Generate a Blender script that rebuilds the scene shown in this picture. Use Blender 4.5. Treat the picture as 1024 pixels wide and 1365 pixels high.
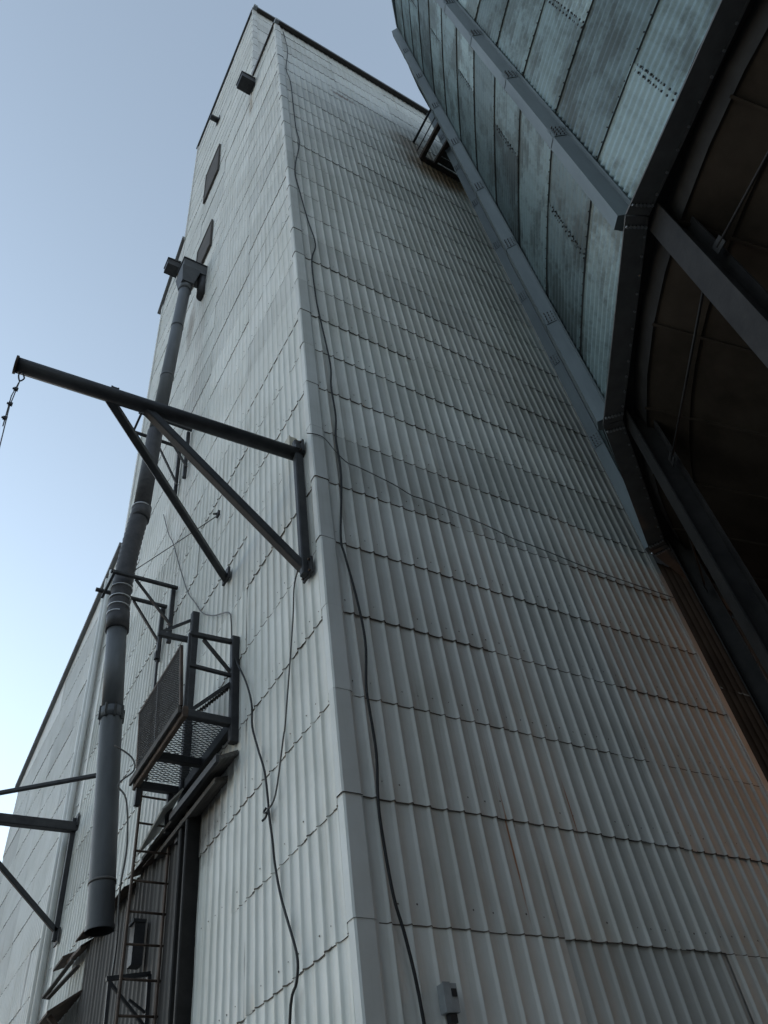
import bpy, math, random
from mathutils import Vector, Matrix
random.seed(7)
S = bpy.context.scene
for o in list(bpy.data.objects): bpy.data.objects.remove(o)
COL = S.collection
PI = math.pi
R = math.radians

# ------------------------------------------------------------------ camera
cam = bpy.data.cameras.new('camera'); camo = bpy.data.objects.new('camera', cam); COL.objects.link(camo)
cr, cu, cb = (0.859074, -0.497534, -0.120214), (-0.293908, -0.671771, 0.679958), (-0.419058, -0.548802, -0.723330)
CAM = (-2.5527, -4.2992, 1.6)
camo.matrix_world = Matrix(((cr[0], cu[0], cb[0], CAM[0]), (cr[1], cu[1], cb[1], CAM[1]), (cr[2], cu[2], cb[2], CAM[2]), (0, 0, 0, 1)))
cam.sensor_fit = 'HORIZONTAL'; cam.sensor_width = 36; cam.lens = 36 * 1059 / 1024
cam.clip_start = 0.05; cam.clip_end = 5000
S.camera = camo

# ------------------------------------------------------------------ world, sun, exposure
SUN_AZ, SUN_EL = 122.0, -1.2          # azimuth counted from +X towards +Y
w = bpy.data.worlds.new('World'); S.world = w; w.use_nodes = True
nt = w.node_tree; nt.nodes.clear()
sky = nt.nodes.new('ShaderNodeTexSky'); sky.sky_type = 'NISHITA'; sky.sun_disc = False
sky.sun_elevation = R(SUN_EL); sky.sun_rotation = R(90 - SUN_AZ)
sky.air_density = 1.0; sky.dust_density = 3.5; sky.ozone_density = 1.5; sky.altitude = 200
bg = nt.nodes.new('ShaderNodeBackground'); bg.inputs['Strength'].default_value = 0.15
wo = nt.nodes.new('ShaderNodeOutputWorld')
hs = nt.nodes.new('ShaderNodeHueSaturation'); hs.inputs['Saturation'].default_value = .63      # thin evening haze
nt.links.new(sky.outputs[0], hs.inputs['Color']); wb = nt.nodes.new('ShaderNodeMix'); wb.data_type = 'RGBA'; wb.blend_type = 'MULTIPLY'; wb.inputs[0].default_value = 1; wb.inputs[7].default_value = (.95, 1, .965, 1)   # cool white balance
nt.links.new(hs.outputs[0], wb.inputs[6]); nt.links.new(wb.outputs[2], bg.inputs['Color']); nt.links.new(bg.outputs[0], wo.inputs['Surface'])
sl = bpy.data.lights.new('sun', 'SUN'); sl.energy = 0.004; sl.angle = R(30); sl.color = (1, .97, .93)
so = bpy.data.objects.new('sun', sl); COL.objects.link(so)
sd = Vector((math.cos(R(SUN_AZ)) * math.cos(R(SUN_EL)), math.sin(R(SUN_AZ)) * math.cos(R(SUN_EL)), math.sin(R(SUN_EL))))
so.rotation_euler = sd.to_track_quat('Z', 'Y').to_euler(); so.location = (-20, 30, 40)
S.render.engine = 'CYCLES'
S.view_settings.view_transform = 'Standard'; S.view_settings.look = 'None'
S.view_settings.exposure = 4.97; S.view_settings.gamma = 1.0; S.view_settings.use_curve_mapping = False

# ------------------------------------------------------------------ materials
def newmat(name):
    m = bpy.data.materials.new(name); m.use_nodes = True
    n = m.node_tree; b = n.nodes['Principled BSDF']; return m, n, b
def nd(n, t, **k):
    x = n.nodes.new(t)
    for a, v in k.items(): setattr(x, a, v)
    return x
def ramp(n, src, stops):
    r = nd(n, 'ShaderNodeValToRGB'); e = r.color_ramp.elements
    while len(e) < len(stops): e.new(0.5)
    for i, (p, c) in enumerate(stops):
        e[i].position = p; e[i].color = (*c, 1) if len(c) == 3 else c
    n.links.new(src, r.inputs[0]); return r.outputs[0]
def noise(n, vec, scale, detail=4, rough=.6, sc=None):
    if sc:
        mp = nd(n, 'ShaderNodeMapping'); mp.inputs['Scale'].default_value = sc; n.links.new(vec, mp.inputs[0]); vec = mp.outputs[0]
    t = nd(n, 'ShaderNodeTexNoise'); t.inputs['Scale'].default_value = scale; t.inputs['Detail'].default_value = detail
    t.inputs['Roughness'].default_value = rough; n.links.new(vec, t.inputs['Vector']); return t.outputs[0]
def mix(n, fac, a, b, mode='MIX'):
    x = nd(n, 'ShaderNodeMix', data_type='RGBA', blend_type=mode)
    for s, v in ((x.inputs[0], fac), (x.inputs[6], a), (x.inputs[7], b)):
        if isinstance(v, (int, float)): s.default_value = v
        elif isinstance(v, tuple): s.default_value = (*v, 1)
        else: n.links.new(v, s)
    return x.outputs[2]
def mth(n, op, a, b=None, clamp=False):
    x = nd(n, 'ShaderNodeMath', operation=op); x.use_clamp = clamp
    for s, v in zip(x.inputs, (a, b)):
        if v is None: continue
        if isinstance(v, (int, float)): s.default_value = v
        else: n.links.new(v, s)
    return x.outputs[0]

def siding(name, base, marks_glints=(), rust=.5):
    """painted corrugated sheet: per-sheet tone, chalky blotches, vertical run marks, rust specks, local staining and painted lamp glints"""
    m, n, b = newmat(name)
    pos = nd(n, 'ShaderNodeNewGeometry').outputs['Position']
    rnd = nd(n, 'ShaderNodeObjectInfo').outputs['Random']
    tone = ramp(n, rnd, [(0, tuple(c * .80 for c in base)), (.12, tuple(c * .92 for c in base)), (1, tuple(min(1, c * 1.06) for c in base))])
    blot = ramp(n, noise(n, pos, .9, 6, .65), [(.35, (.84, .84, .82)), (.62, (1, 1, 1))])
    c = mix(n, 1.0, tone, blot, 'MULTIPLY')
    run = ramp(n, noise(n, pos, 1.0, 5, .7, (11, 11, .35)), [(.52, (1, 1, 1)), (.75, (.80, .78, .74))])
    c = mix(n, .8, c, run, 'MULTIPLY')
    # grime in narrow runs
    run2 = ramp(n, noise(n, pos, 1.0, 3, .5, (38, 38, .6)), [(.60, (0, 0, 0)), (.74, (1, 1, 1))])
    pat = ramp(n, noise(n, pos, .5, 3, .5), [(.46, (0, 0, 0)), (.62, (1, 1, 1))])
    c = mix(n, mth(n, 'MULTIPLY', mth(n, 'MULTIPLY', run2, pat), rust * .75), c, (.30, .20, .13))
    sp = ramp(n, noise(n, pos, 26, 4, .7), [(.70, (0, 0, 0)), (.78, (1, 1, 1))])
    c = mix(n, mth(n, 'MULTIPLY', sp, rust * .5), c, (.22, .13, .08))
    for (p, rad, squash, colr, amt) in marks_glints:
        sub = nd(n, 'ShaderNodeVectorMath', operation='SUBTRACT'); n.links.new(pos, sub.inputs[0]); sub.inputs[1].default_value = p
        ml = nd(n, 'ShaderNodeVectorMath', operation='MULTIPLY'); n.links.new(sub.outputs[0], ml.inputs[0]); ml.inputs[1].default_value = squash
        ln = nd(n, 'ShaderNodeVectorMath', operation='LENGTH'); n.links.new(ml.outputs[0], ln.inputs[0])
        g = mth(n, 'SUBTRACT', 1.0, mth(n, 'DIVIDE', ln.outputs['Value'], rad), True)
        nz = noise(n, pos, 1.0, 6, .75, (5, 5, 2.2))
        f = mth(n, 'MULTIPLY', ramp(n, mth(n, 'ADD', g, mth(n, 'SUBTRACT', nz, .62)), [(.12, (0, 0, 0)), (.6, (1, 1, 1))]), amt)
        c = mix(n, f, c, colr)
    n.links.new(c, b.inputs['Base Color'])
    b.inputs['Roughness'].default_value = .55; b.inputs['Specular IOR Level'].default_value = .3
    bp = nd(n, 'ShaderNodeBump'); bp.inputs['Strength'].default_value = .12; bp.inputs['Distance'].default_value = .01
    n.links.new(noise(n, pos, 30, 4, .6), bp.inputs['Height']); n.links.new(bp.outputs[0], b.inputs['Normal'])
    return m
def plain(name, c1, c2, scale=6, rough=.6, metal=0.0, bump=.15, sc=None, spec=.35):
    m, n, b = newmat(name)
    pos = nd(n, 'ShaderNodeNewGeometry').outputs['Position']
    f = noise(n, pos, scale, 6, .65, sc)
    col = ramp(n, f, [(.32, c1), (.68, c2)])
    rnd = nd(n, 'ShaderNodeObjectInfo').outputs['Random']
    col = mix(n, 1.0, col, ramp(n, rnd, [(0, (.85, .85, .85)), (1, (1, 1, 1))]), 'MULTIPLY')
    n.links.new(col, b.inputs['Base Color']); b.inputs['Roughness'].default_value = rough; b.inputs['Metallic'].default_value = metal
    b.inputs['Specular IOR Level'].default_value = spec
    if bump:
        bp = nd(n, 'ShaderNodeBump'); bp.inputs['Strength'].default_value = bump; bp.inputs['Distance'].default_value = .01
        n.links.new(noise(n, pos, scale * 6, 4, .6), bp.inputs['Height']); n.links.new(bp.outputs[0], b.inputs['Normal'])
    return m
def galvanised(name):
    m, n, b = newmat(name)
    tc = nd(n, 'ShaderNodeTexCoord').outputs['Object']
    pos = nd(n, 'ShaderNodeNewGeometry').outputs['Position']
    rnd = nd(n, 'ShaderNodeObjectInfo').outputs['Random']
    tone = ramp(n, rnd, [(0, (.10, .145, .16)), (.5, (.205, .285, .305)), (1, (.33, .43, .45))])
    pa = ramp(n, noise(n, pos, 1.5, 6, .68), [(.43, (.45, .44, .43)), (.53, (1, 1, 1))])       # dull oxidised patches
    c = mix(n, .85, tone, pa, 'MULTIPLY')
    rn = ramp(n, noise(n, pos, 1.0, 5, .7, (7, 7, .5)), [(.45, (1, 1, 1)), (.72, (.66, .65, .62))])
    c = mix(n, .8, c, rn, 'MULTIPLY')
    vo = nd(n, 'ShaderNodeTexVoronoi'); vo.inputs['Scale'].default_value = 22; n.links.new(pos, vo.inputs['Vector'])
    c = mix(n, .14, c, ramp(n, vo.outputs['Color'], [(0, (.7, .7, .7)), (1, (1.15, 1.15, 1.15))]), 'MULTIPLY')
    n.links.new(c, b.inputs['Base Color']); b.inputs['Metallic'].default_value = .3; b.inputs['Roughness'].default_value = .5
    return m

MARKS_GLINTS = [((1.338, 0, 4.0), .75, (45, 1, 1), (.42, .20, .10), 1.0), ((2.03, 0, 4.35), .4, (45, 1, 1), (.45, .22, .11), 1.0),  # both orange streaks are lamp glints painted into the wall colour
          ((4.15, 0, 20.3), 1.6, (.8, 1, 1.3), (.26, .18, .11), 1.0), ((3.5, 0, 21.5), 1.1, (1, 1, 1.0), (.25, .17, .10), .7),
          ((0, 1.6, 23.9), .9, (1, 4, .8), (.35, .28, .2), .7), ((1.7, 0, 22.4), .6, (1, 1, 3), (.2, .14, .1), .9),
          ((0, 2.6, 5.2), .9, (1, 1.0, 1.5), (.12, .10, .08), .9), ((0, 4.9, 17.9), 1.2, (1, 3, .8), (.3, .25, .2), .7)]  # first entry here: dark patch below the door hood
M = {}
M['siding'] = siding('white_painted_siding', (.735, .735, .695), MARKS_GLINTS)
M['lip'] = plain('rust_lap_shade_edge', (.07, .058, .047), (.17, .135, .10), 9, .8)  # rust tone on sheet edges, also painting the lap shadow line wider
M['trim'] = siding('white_painted_flashing', (.71, .715, .69), (), .3)
M['annex'] = siding('pale_grey_siding', (.68, .68, .655), (), .4)
M['galv'] = galvanised('galvanised_steel')
M['stiff'] = plain('galvanised_stiffener', (.125, .150, .158), (.19, .222, .230), 2.5, .5, .3, .05, (1, 1, .2))
M['ring'] = plain('dark_grey_paint', (.085, .082, .078), (.13, .125, .12), 5, .6, 0, .1)
M['leg'] = plain('black_leg_paint', (.018, .017, .017), (.036, .034, .033), 4, .6, 0, .15, None, .15)
M['bolt'] = plain('zinc_bolt', (.20, .21, .22), (.32, .33, .34), 30, .4, .6, 0)
M['darkbolt'] = plain('dark_bolt', (.03, .03, .03), (.06, .06, .055), 30, .5, .3, 0)
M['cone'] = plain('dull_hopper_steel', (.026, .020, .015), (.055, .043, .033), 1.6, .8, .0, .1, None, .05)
M['steel'] = plain('weathered_black_steel', (.022, .023, .026), (.05, .05, .053), 7, .55, .1, .2)
M['rusty'] = plain('rusty_steel', (.045, .032, .026), (.11, .075, .055), 8, .75, .1, .3)
M['mesh'] = plain('dull_mesh_steel', (.05, .045, .042), (.085, .077, .072), 8, .8, 0, 0)
M['pipe'] = plain('grey_painted_pipe', (.075, .080, .086), (.12, .126, .133), 3, .5, .2, .1, (1, 1, .3))
M['headm'] = plain('dark_spout_head', (.05, .054, .06), (.085, .09, .097), 4, .55, .1, .15)
M['flex'] = plain('black_rubber_hose', (.03, .03, .034), (.065, .062, .065), 9, .55)
M['bright'] = plain('bright_clamp_steel', (.45, .45, .46), (.6, .6, .6), 20, .35, .8, 0)
M['gutter'] = plain('dark_brown_gutter', (.035, .030, .027), (.07, .06, .052), 6, .5)
M['cable'] = plain('black_cable', (.016, .016, .018), (.035, .035, .037), 20, .6, 0, 0)
M['wire'] = plain('grey_wire', (.09, .09, .09), (.16, .15, .14), 20, .5, .3, 0)
M['wood'] = plain('weathered_board', (.055, .050, .046), (.13, .12, .11), 3, .85, 0, .4, (12, 1, 12))
M['doorm'] = plain('weathered_door_sheet', (.095, .086, .08), (.16, .148, .138), 2.2, .7, .1, .2, (4, 4, .5))
M['boxg'] = plain('grey_enclosure', (.30, .32, .33), (.42, .44, .45), 8, .5)
M['cream'] = plain('cream_plastic', (.45, .42, .33), (.56, .52, .42), 8, .5)
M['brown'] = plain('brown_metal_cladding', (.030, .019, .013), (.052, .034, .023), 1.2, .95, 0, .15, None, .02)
M['cladding'] = plain('grey_cladding', (.10, .095, .09), (.17, .16, .15), 1.2, .8)
M['roof'] = plain('grey_roof_sheet', (.18, .18, .18), (.28, .28, .28), 2, .6)
M['shutter'] = plain('brown_window_board', (.07, .062, .056), (.11, .098, .09), 5, .8)
M['red'] = plain('red_paint_patch', (.16, .035, .035), (.25, .06, .055), 14, .6)
M['ground'] = plain('gravel_ground', (.15, .145, .135), (.24, .23, .215), 3, .95, 0, .6)
M['concrete'] = plain('concrete', (.22, .215, .20), (.32, .31, .295), 2, .9)

# ------------------------------------------------------------------ mesh helpers
class MB:
    def __init__(s): s.v, s.f, s.mi, s.sm = [], [], [], []
    def face(s, idx, mi=0, sm=False): s.f.append(idx); s.mi.append(mi); s.sm.append(sm)
    def box(s, a, b, mi=0):
        x0, y0, z0 = a; x1, y1, z1 = b
        if x0 > x1: x0, x1 = x1, x0
        if y0 > y1: y0, y1 = y1, y0
        if z0 > z1: z0, z1 = z1, z0
        k = len(s.v)
        s.v += [(x0, y0, z0), (x1, y0, z0), (x1, y1, z0), (x0, y1, z0), (x0, y0, z1), (x1, y0, z1), (x1, y1, z1), (x0, y1, z1)]
        for q in ((0, 3, 2, 1), (4, 5, 6, 7), (0, 1, 5, 4), (1, 2, 6, 5), (2, 3, 7, 6), (3, 0, 4, 7)): s.face(tuple(k + i for i in q), mi)
        return s
    def bar(s, p, q, wd, ht=None, up=(0, 0, 1), mi=0, ch=0.0):
        """rectangular bar from p to q, wd across, ht along 'up', with small chamfers"""
        p, q = Vector(p), Vector(q); d = (q - p).normalized(); ht = ht or wd; u = Vector(up)
        if abs(d.dot(u)) > .98: u = Vector((0, 1, 0))
        sx = d.cross(u).normalized(); uu = sx.cross(d).normalized()
        a, b = wd / 2, ht / 2
        if ch > 0:
            pr = [(a - ch, -b), (a, -b + ch), (a, b - ch), (a - ch, b), (-a + ch, b), (-a, b - ch), (-a, -b + ch), (-a + ch, -b)]
        else: pr = [(a, -b), (a, b), (-a, b), (-a, -b)]
        k = len(s.v); N = len(pr)
        for e in (p, q):
            for x, y in pr: s.v.append(tuple(e + sx * x + uu * y))
        for i in range(N):
            j = (i + 1) % N; s.face((k + i, k + j, k + N + j, k + N + i), mi)
        s.face(tuple(k + i for i in reversed(range(N))), mi); s.face(tuple(k + N + i for i in range(N)), mi)
        return s
    def prof(s, p, q, pr, up=(0, 0, 1), mi=0):
        """closed outline pr (list of (side, up) offsets) swept from p to q"""
        p, q = Vector(p), Vector(q); d = (q - p).normalized(); u = Vector(up)
        if abs(d.dot(u)) > .98: u = Vector((0, 1, 0))
        sx = d.cross(u).normalized(); uu = sx.cross(d).normalized(); k = len(s.v); N = len(pr)
        for e in (p, q):
            for x, y in pr: s.v.append(tuple(e + sx * x + uu * y))
        for i in range(N):
            j = (i + 1) % N; s.face((k + i, k + j, k + N + j, k + N + i), mi)
        s.face(tuple(k + i for i in reversed(range(N))), mi); s.face(tuple(k + N + i for i in range(N)), mi)
        return s
    def tube(s, pts, rad, n=8, mi=0, cap=True, sm=True):
        pts = [Vector(p) for p in pts]; rads = rad if isinstance(rad, (list, tuple)) else [rad] * len(pts)
        k = len(s.v); ref = Vector((.31, .77, .22)).normalized()
        for i, p in enumerate(pts):
            d = (pts[min(i + 1, len(pts) - 1)] - pts[max(i - 1, 0)]).normalized()
            a = d.cross(ref)
            if a.length < .05: a = d.cross(Vector((1, 0, 0)))
            a.normalize(); b2 = d.cross(a).normalized()
            for j in range(n):
                t = 2 * PI * j / n; s.v.append(tuple(p + (a * math.cos(t) + b2 * math.sin(t)) * rads[i]))
        for i in range(len(pts) - 1):
            for j in range(n):
                jj = (j + 1) % n; s.face((k + i * n + j, k + i * n + jj, k + (i + 1) * n + jj, k + (i + 1) * n + j), mi, sm)
        if cap:
            s.face(tuple(k + j for j in reversed(range(n))), mi); s.face(tuple(k + (len(pts) - 1) * n + j for j in range(n)), mi)
        return s
    def poly(s, pts, mi=0, sm=False):
        k = len(s.v); s.v += [tuple(p) for p in pts]; s.face(tuple(range(k, k + len(pts))), mi, sm); return s
    def prism(s, pts, ext, mi=0):
        k = len(s.v); N = len(pts); e = Vector(ext)
        s.v += [tuple(p) for p in pts]; s.v += [tuple(Vector(p) + e) for p in pts]
        s.face(tuple(k + i for i in reversed(range(N))), mi); s.face(tuple(k + N + i for i in range(N)), mi)
        for i in range(N):
            j = (i + 1) % N; s.face((k + i, k + j, k + N + j, k + N + i), mi)
        return s
    def mesh(s, name, mats):
        m = bpy.data.meshes.new(name); m.from_pydata(s.v, [], s.f)
        for x in (mats if isinstance(mats, (list, tuple)) else [mats]): m.materials.append(x)
        m.polygons.foreach_set('material_index', s.mi); m.polygons.foreach_set('use_smooth', s.sm); m.update(); return m
    def build(s, name, mats, parent=None, loc=None):
        return put(name, s.mesh(name, mats), parent, loc)
def put(name, mesh, parent=None, loc=None, rot=None):
    o = bpy.data.objects.new(name, mesh); COL.objects.link(o)
    if parent: o.parent = parent
    if loc: o.location = loc
    if rot: o.rotation_euler = rot
    return o
def tag(o, label, cat, group=None):
    o['label'] = label; o['category'] = cat
    if group: o['group'] = group
    return o
def thing(name, label, cat, group=None): 
    o = bpy.data.objects.new(name, None); COL.objects.link(o); o.empty_display_size = .2
    return tag(o, label, cat, group)
def smooth_path(pts, sub=5):
    P = [Vector(p) for p in pts]; out = []
    for i in range(len(P) - 1):
        a, b, c, d = P[max(i - 1, 0)], P[i], P[i + 1], P[min(i + 2, len(P) - 1)]
        for k in range(sub):
            t = k / sub
            out.append(.5 * (2 * b + (c - a) * t + (2 * a - 5 * b + 4 * c - d) * t * t + (3 * b - a - 3 * c + d) * t ** 3))
    out.append(P[-1]); return out

# ------------------------------------------------------------------ ground
g = MB().poly([(-1500, -1500, 0), (1500, -1500, 0), (1500, 1500, 0), (-1500, 1500, 0)]).build('ground', M['ground']); g['kind'] = 'structure'

# ------------------------------------------------------------------ corrugated siding sheets
PITCH_Z = .8075
Z0 = 3.375
def rib_h(t, amp=.032):            # raised rounded rib on a flat pan
    t = (t % 1.0) - .5
    return amp * (.5 + .5 * math.cos(PI * t / .155)) if abs(t) < .155 else 0.0
def sheet_mesh(name, nr, pitch, hgt, rng, lap=.007, mats=None, amp=.022, rst=.75):
    """local: x along the wall, -y outwards, z up; foot of the sheet stands proud of the one below"""
    mb = MB(); us = []
    for i in range(nr):
        for t in (0, .345, .40, .45, .5, .55, .60, .655): us.append((i + t) * pitch)
    us.append(nr * pitch); rows = [0, .008, .25, .5, .75, 1.045]
    rusty = [rng.random() < rst for _ in range(nr + 1)]; rusty = [rusty[i] or (i and rusty[i - 1] and rng.random() < .5) for i in range(nr + 1)]  # ribs whose foot row carries the dark rust and painted lap shade
    wv = [[rng.uniform(-.0022, .0022) for _ in range(nr + 2)] for _ in rows]
    sagl = [rng.uniform(-.006, .006) for _ in range(nr + 2)]
    nU = len(us); k0 = 0
    for ri, r in enumerate(rows):
        for u in us:
            c = u / pitch; i = int(c); fr = c - i; i = min(i, nr)
            dn = wv[ri][i] * (1 - fr) + wv[ri][min(i + 1, nr + 1)] * fr
            dz = (sagl[i] * (1 - fr) + sagl[min(i + 1, nr + 1)] * fr) if ri < 2 else 0
            mb.v.append((u, -(rib_h(u / pitch, amp) + lap * (1 - min(r, 1.0)) + .004 + dn), hgt * r + dz))
    for ri in range(len(rows) - 1):
        for j in range(nU - 1):
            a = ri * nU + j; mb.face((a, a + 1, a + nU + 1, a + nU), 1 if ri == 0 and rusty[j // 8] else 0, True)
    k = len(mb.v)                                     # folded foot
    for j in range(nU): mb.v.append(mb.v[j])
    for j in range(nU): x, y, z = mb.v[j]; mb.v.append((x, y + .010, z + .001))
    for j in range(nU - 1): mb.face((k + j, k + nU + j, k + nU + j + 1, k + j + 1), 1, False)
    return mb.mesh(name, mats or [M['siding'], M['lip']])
rngs = random.Random(3)
def course_sheets(parent, meshes, origin, rotz, ncol, width, rows, zoff=0.0, skip=None, dz=PITCH_Z):
    ux, uy = math.cos(rotz), math.sin(rotz); nx, ny = math.sin(rotz), -math.cos(rotz)
    for i in rows:
        for c in range(ncol):
            if skip and skip(i, c): continue
            off = .0025 * ((c + i) % 2) + rngs.uniform(0, .004)
            z = Z0 + zoff + dz * i + rngs.uniform(-.006, .006)
            o = put('siding_sheet', rngs.choice(meshes), parent,
                    (origin[0] + ux * width * c + nx * off, origin[1] + uy * width * c + ny * off, z),
                    (rngs.uniform(-.006, .002), rngs.uniform(-.003, .003), rotz + rngs.uniform(-.0006, .0006)))

# ------------------------------------------------------------------ the tower
TW, TD = 4.82, 8.25
ZT = Z0 + PITCH_Z * 28          # top of the front wall (25.985)
ZH = ZT + PITCH_Z * 10          # top of the headhouse
HY0, HY1 = 1.40, 6.60
T = thing('grain_elevator', 'tall white corrugated metal grain elevator tower filling the middle', 'building')
MB().box((.035, .035, 0), (TW - .035, TD - .035, ZT - 1.7)).box((.036, .037, ZT - 1.72), (TW - .036, HY1, ZT - .02)).build('wall', M['trim'], T)
MB().box((.035, HY0 + .035, ZT - .05), (TW - .035, HY1 - .035, ZH)).build('headhouse_wall', M['trim'], T)
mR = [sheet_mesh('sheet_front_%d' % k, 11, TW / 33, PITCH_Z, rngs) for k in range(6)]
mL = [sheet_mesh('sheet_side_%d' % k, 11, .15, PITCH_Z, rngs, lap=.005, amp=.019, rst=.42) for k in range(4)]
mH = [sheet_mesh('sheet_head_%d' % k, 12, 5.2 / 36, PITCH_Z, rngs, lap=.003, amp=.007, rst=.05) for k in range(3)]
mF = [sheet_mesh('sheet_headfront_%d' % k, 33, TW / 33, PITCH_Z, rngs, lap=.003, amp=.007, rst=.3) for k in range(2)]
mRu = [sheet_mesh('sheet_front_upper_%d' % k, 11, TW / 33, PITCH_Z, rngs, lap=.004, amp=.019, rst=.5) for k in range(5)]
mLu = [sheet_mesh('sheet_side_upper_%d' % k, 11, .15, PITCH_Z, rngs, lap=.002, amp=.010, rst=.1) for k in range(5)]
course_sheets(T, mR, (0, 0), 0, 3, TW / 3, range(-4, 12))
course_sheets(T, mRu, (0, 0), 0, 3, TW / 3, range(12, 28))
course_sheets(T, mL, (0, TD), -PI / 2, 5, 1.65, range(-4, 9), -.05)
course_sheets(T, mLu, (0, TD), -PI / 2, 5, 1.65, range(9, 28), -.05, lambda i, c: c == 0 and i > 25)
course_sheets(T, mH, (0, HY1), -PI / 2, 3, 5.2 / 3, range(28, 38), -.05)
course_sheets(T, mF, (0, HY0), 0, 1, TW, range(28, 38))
# corner flashing, one piece per course
def trim_mesh(name, legR=.115, legL=.06, rng=rngs):
    mb = MB(); h = PITCH_Z; f = .040; t = .030
    bot = rng.uniform(.004, .008)
    for z, e in ((0, bot), (h * 1.03, 0)):
        mb.v += [(-t - e, legL, z), (-f - e, legL - .02, z), (-f - e, -f - e + .012, z), (-f - e + .012, -f - e, z), (legR - .02, -f - e, z), (legR, -t - e, z)]
    for j in range(5): mb.face((j, j + 1, j + 7, j + 6), 0)
    k = len(mb.v); mb.v += mb.v[0:6]; mb.v += [(.0, legL, .002), (0, legL - .02, .002), (0, 0, .002), (.0, 0, .002), (legR - .02, 0, .002), (legR, 0, .002)]
    for j in range(5): mb.face((k + j, k + 6 + j, k + 7 + j, k + j + 1), 1)
    return mb.mesh(name, [M['trim'], M['lip']])
mT = [trim_mesh('corner_trim_%d' % k) for k in range(3)]
for i in range(-4, 28):
    put('corner_flashing', rngs.choice(mT), T, (rngs.uniform(-.003, .003), rngs.uniform(-.003, .003), Z0 + PITCH_Z * i + rngs.uniform(-.01, .012)), (rngs.uniform(-.004, .004), rngs.uniform(-.004, .004), 0))
for i in range(28, 38):
    put('corner_flashing', mT[i % 3], T, (rngs.uniform(-.003, .003), HY0, Z0 + PITCH_Z * i))
MB().box((TW - .05, -.036, 0), (TW + .04, .10, ZT - .03)).build('edge_flashing', M['trim'], T)
MB().box((-.036, TD - .08, 0), (.09, TD + .035, ZT - 1.62)).box((-.037, HY1 - .07, ZT - .1), (.09, HY1 + .03, ZH - .03)).build('rear_flashing', M['trim'], T)
# shoulder gable, roofs, gutters
MB().prism([(-.02, HY1 - .02, ZT - 1.66), (-.02, TD, ZT - 1.66), (-.02, HY1 - .02, ZT - .15)], (TW, 0, 0)).build('shoulder_gable', M['trim'], T)
MB().prism([(-.10, HY1 + .02, ZT - .04), (-.10, TD + .22, ZT - 1.74), (-.10, TD + .24, ZT - 1.62), (-.10, HY1 + .02, ZT + .10)], (TW + .2, 0, 0)).build('shoulder_roof', M['roof'], T)
MB().prism([(-.05, -.05, ZT + .01), (-.05, HY0 + .03, ZT + .012), (-.05, HY0 + .03, ZT + .33), (-.05, -.05, ZT + .07)], (TW + .1, 0, 0)).build('front_roof', M['roof'], T)
MB().box((-.06, HY0 - .06, ZH + .005), (TW + .06, HY1 + .06, ZH + .09)).build('headhouse_roof', M['roof'], T)
MB().prof((.05, -.09, ZT - .06), (TW + .05, -.09, ZT - .06), [(-.075, .07), (-.075, -.05), (-.04, -.075), (.05, -.075), (.05, .07)]).build('gutter', M['gutter'], T)
MB().box((-.06, -.14, ZT - .13), (.055, -.02, ZT + .04)).build('gutter_end', M['boxg'], T)
MB().prof((.09, HY0 - .10, ZH - .05), (TW, HY0 - .10, ZH - .05), [(-.08, .08), (-.08, -.08), (.05, -.08), (.05, .08)]).build('gutter', M['gutter'], T)
MB().box((-.05, HY0 - .18, ZH - .14), (.085, HY0 - .04, ZH + .06)).build('gutter_end', M['boxg'], T)
MB().bar((-.05, -.02, ZT - .06), (-.05, HY0 - .05, ZT - .25), .05, .07).build('rake_edge', M['gutter'], T)
MB().box((-.07, HY0 + .05, ZH - .05), (-.01, HY1 + .06, ZH + .06)).build('eave_edge', M['pipe'], T)
# boarded windows
for (y0, y1, z0, z1) in ((3.80, 4.85, 24.8, 26.85), (3.90, 4.86, 20.2, 21.6)):
    wf = MB()
    wf.box((-.07, y0 - .02, z0 - .02), (-.02, y1 + .02, z0)).box((-.07, y0 - .02, z1), (-.02, y1 + .02, z1 + .02))
    wf.box((-.069, y0 - .02, z0), (-.02, y0, z1)).box((-.069, y1, z0), (-.02, y1 + .02, z1))
    wfo = wf.build('window', M['shutter'], T)
    MB().box((-.052, y0, z0), (-.03, y1, z1)).build('board', M['shutter'], wfo)
# nail heads above the laps, far too small to pick apart
nb = MB()
def nail(p, u, nrm, r):
    p, u, nrm = Vector(p), Vector(u), Vector(nrm); k = len(nb.v)
    for a, b in ((r, 0), (0, r), (-r, 0), (0, -r)): nb.v.append(tuple(p + u * a + Vector((0, 0, 1)) * b))
    nb.v.append(tuple(p + nrm * r * .8))
    for j in range(4): nb.face((k + j, k + (j + 1) % 4, k + 4))
for i in range(-2, 20):
    for c in range(1, 33):
        if rngs.random() < .75:
            nail((c * TW / 33 + rngs.uniform(-.01, .01), -.016, Z0 + PITCH_Z * i + .13 + rngs.uniform(-.012, .012)), (1, 0, 0), (0, -1, 0), rngs.uniform(.005, .009))
    for c in range(1, 40):
        if rngs.random() < .6:
            nail((-.016, c * .15 + rngs.uniform(-.01, .01), Z0 - .05 + PITCH_Z * i + .13 + rngs.uniform(-.012, .012)), (0, -1, 0), (-1, 0, 0), rngs.uniform(.005, .009))
o = nb.build('nail_heads', M['lip'], T); o['kind'] = 'stuff'


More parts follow.
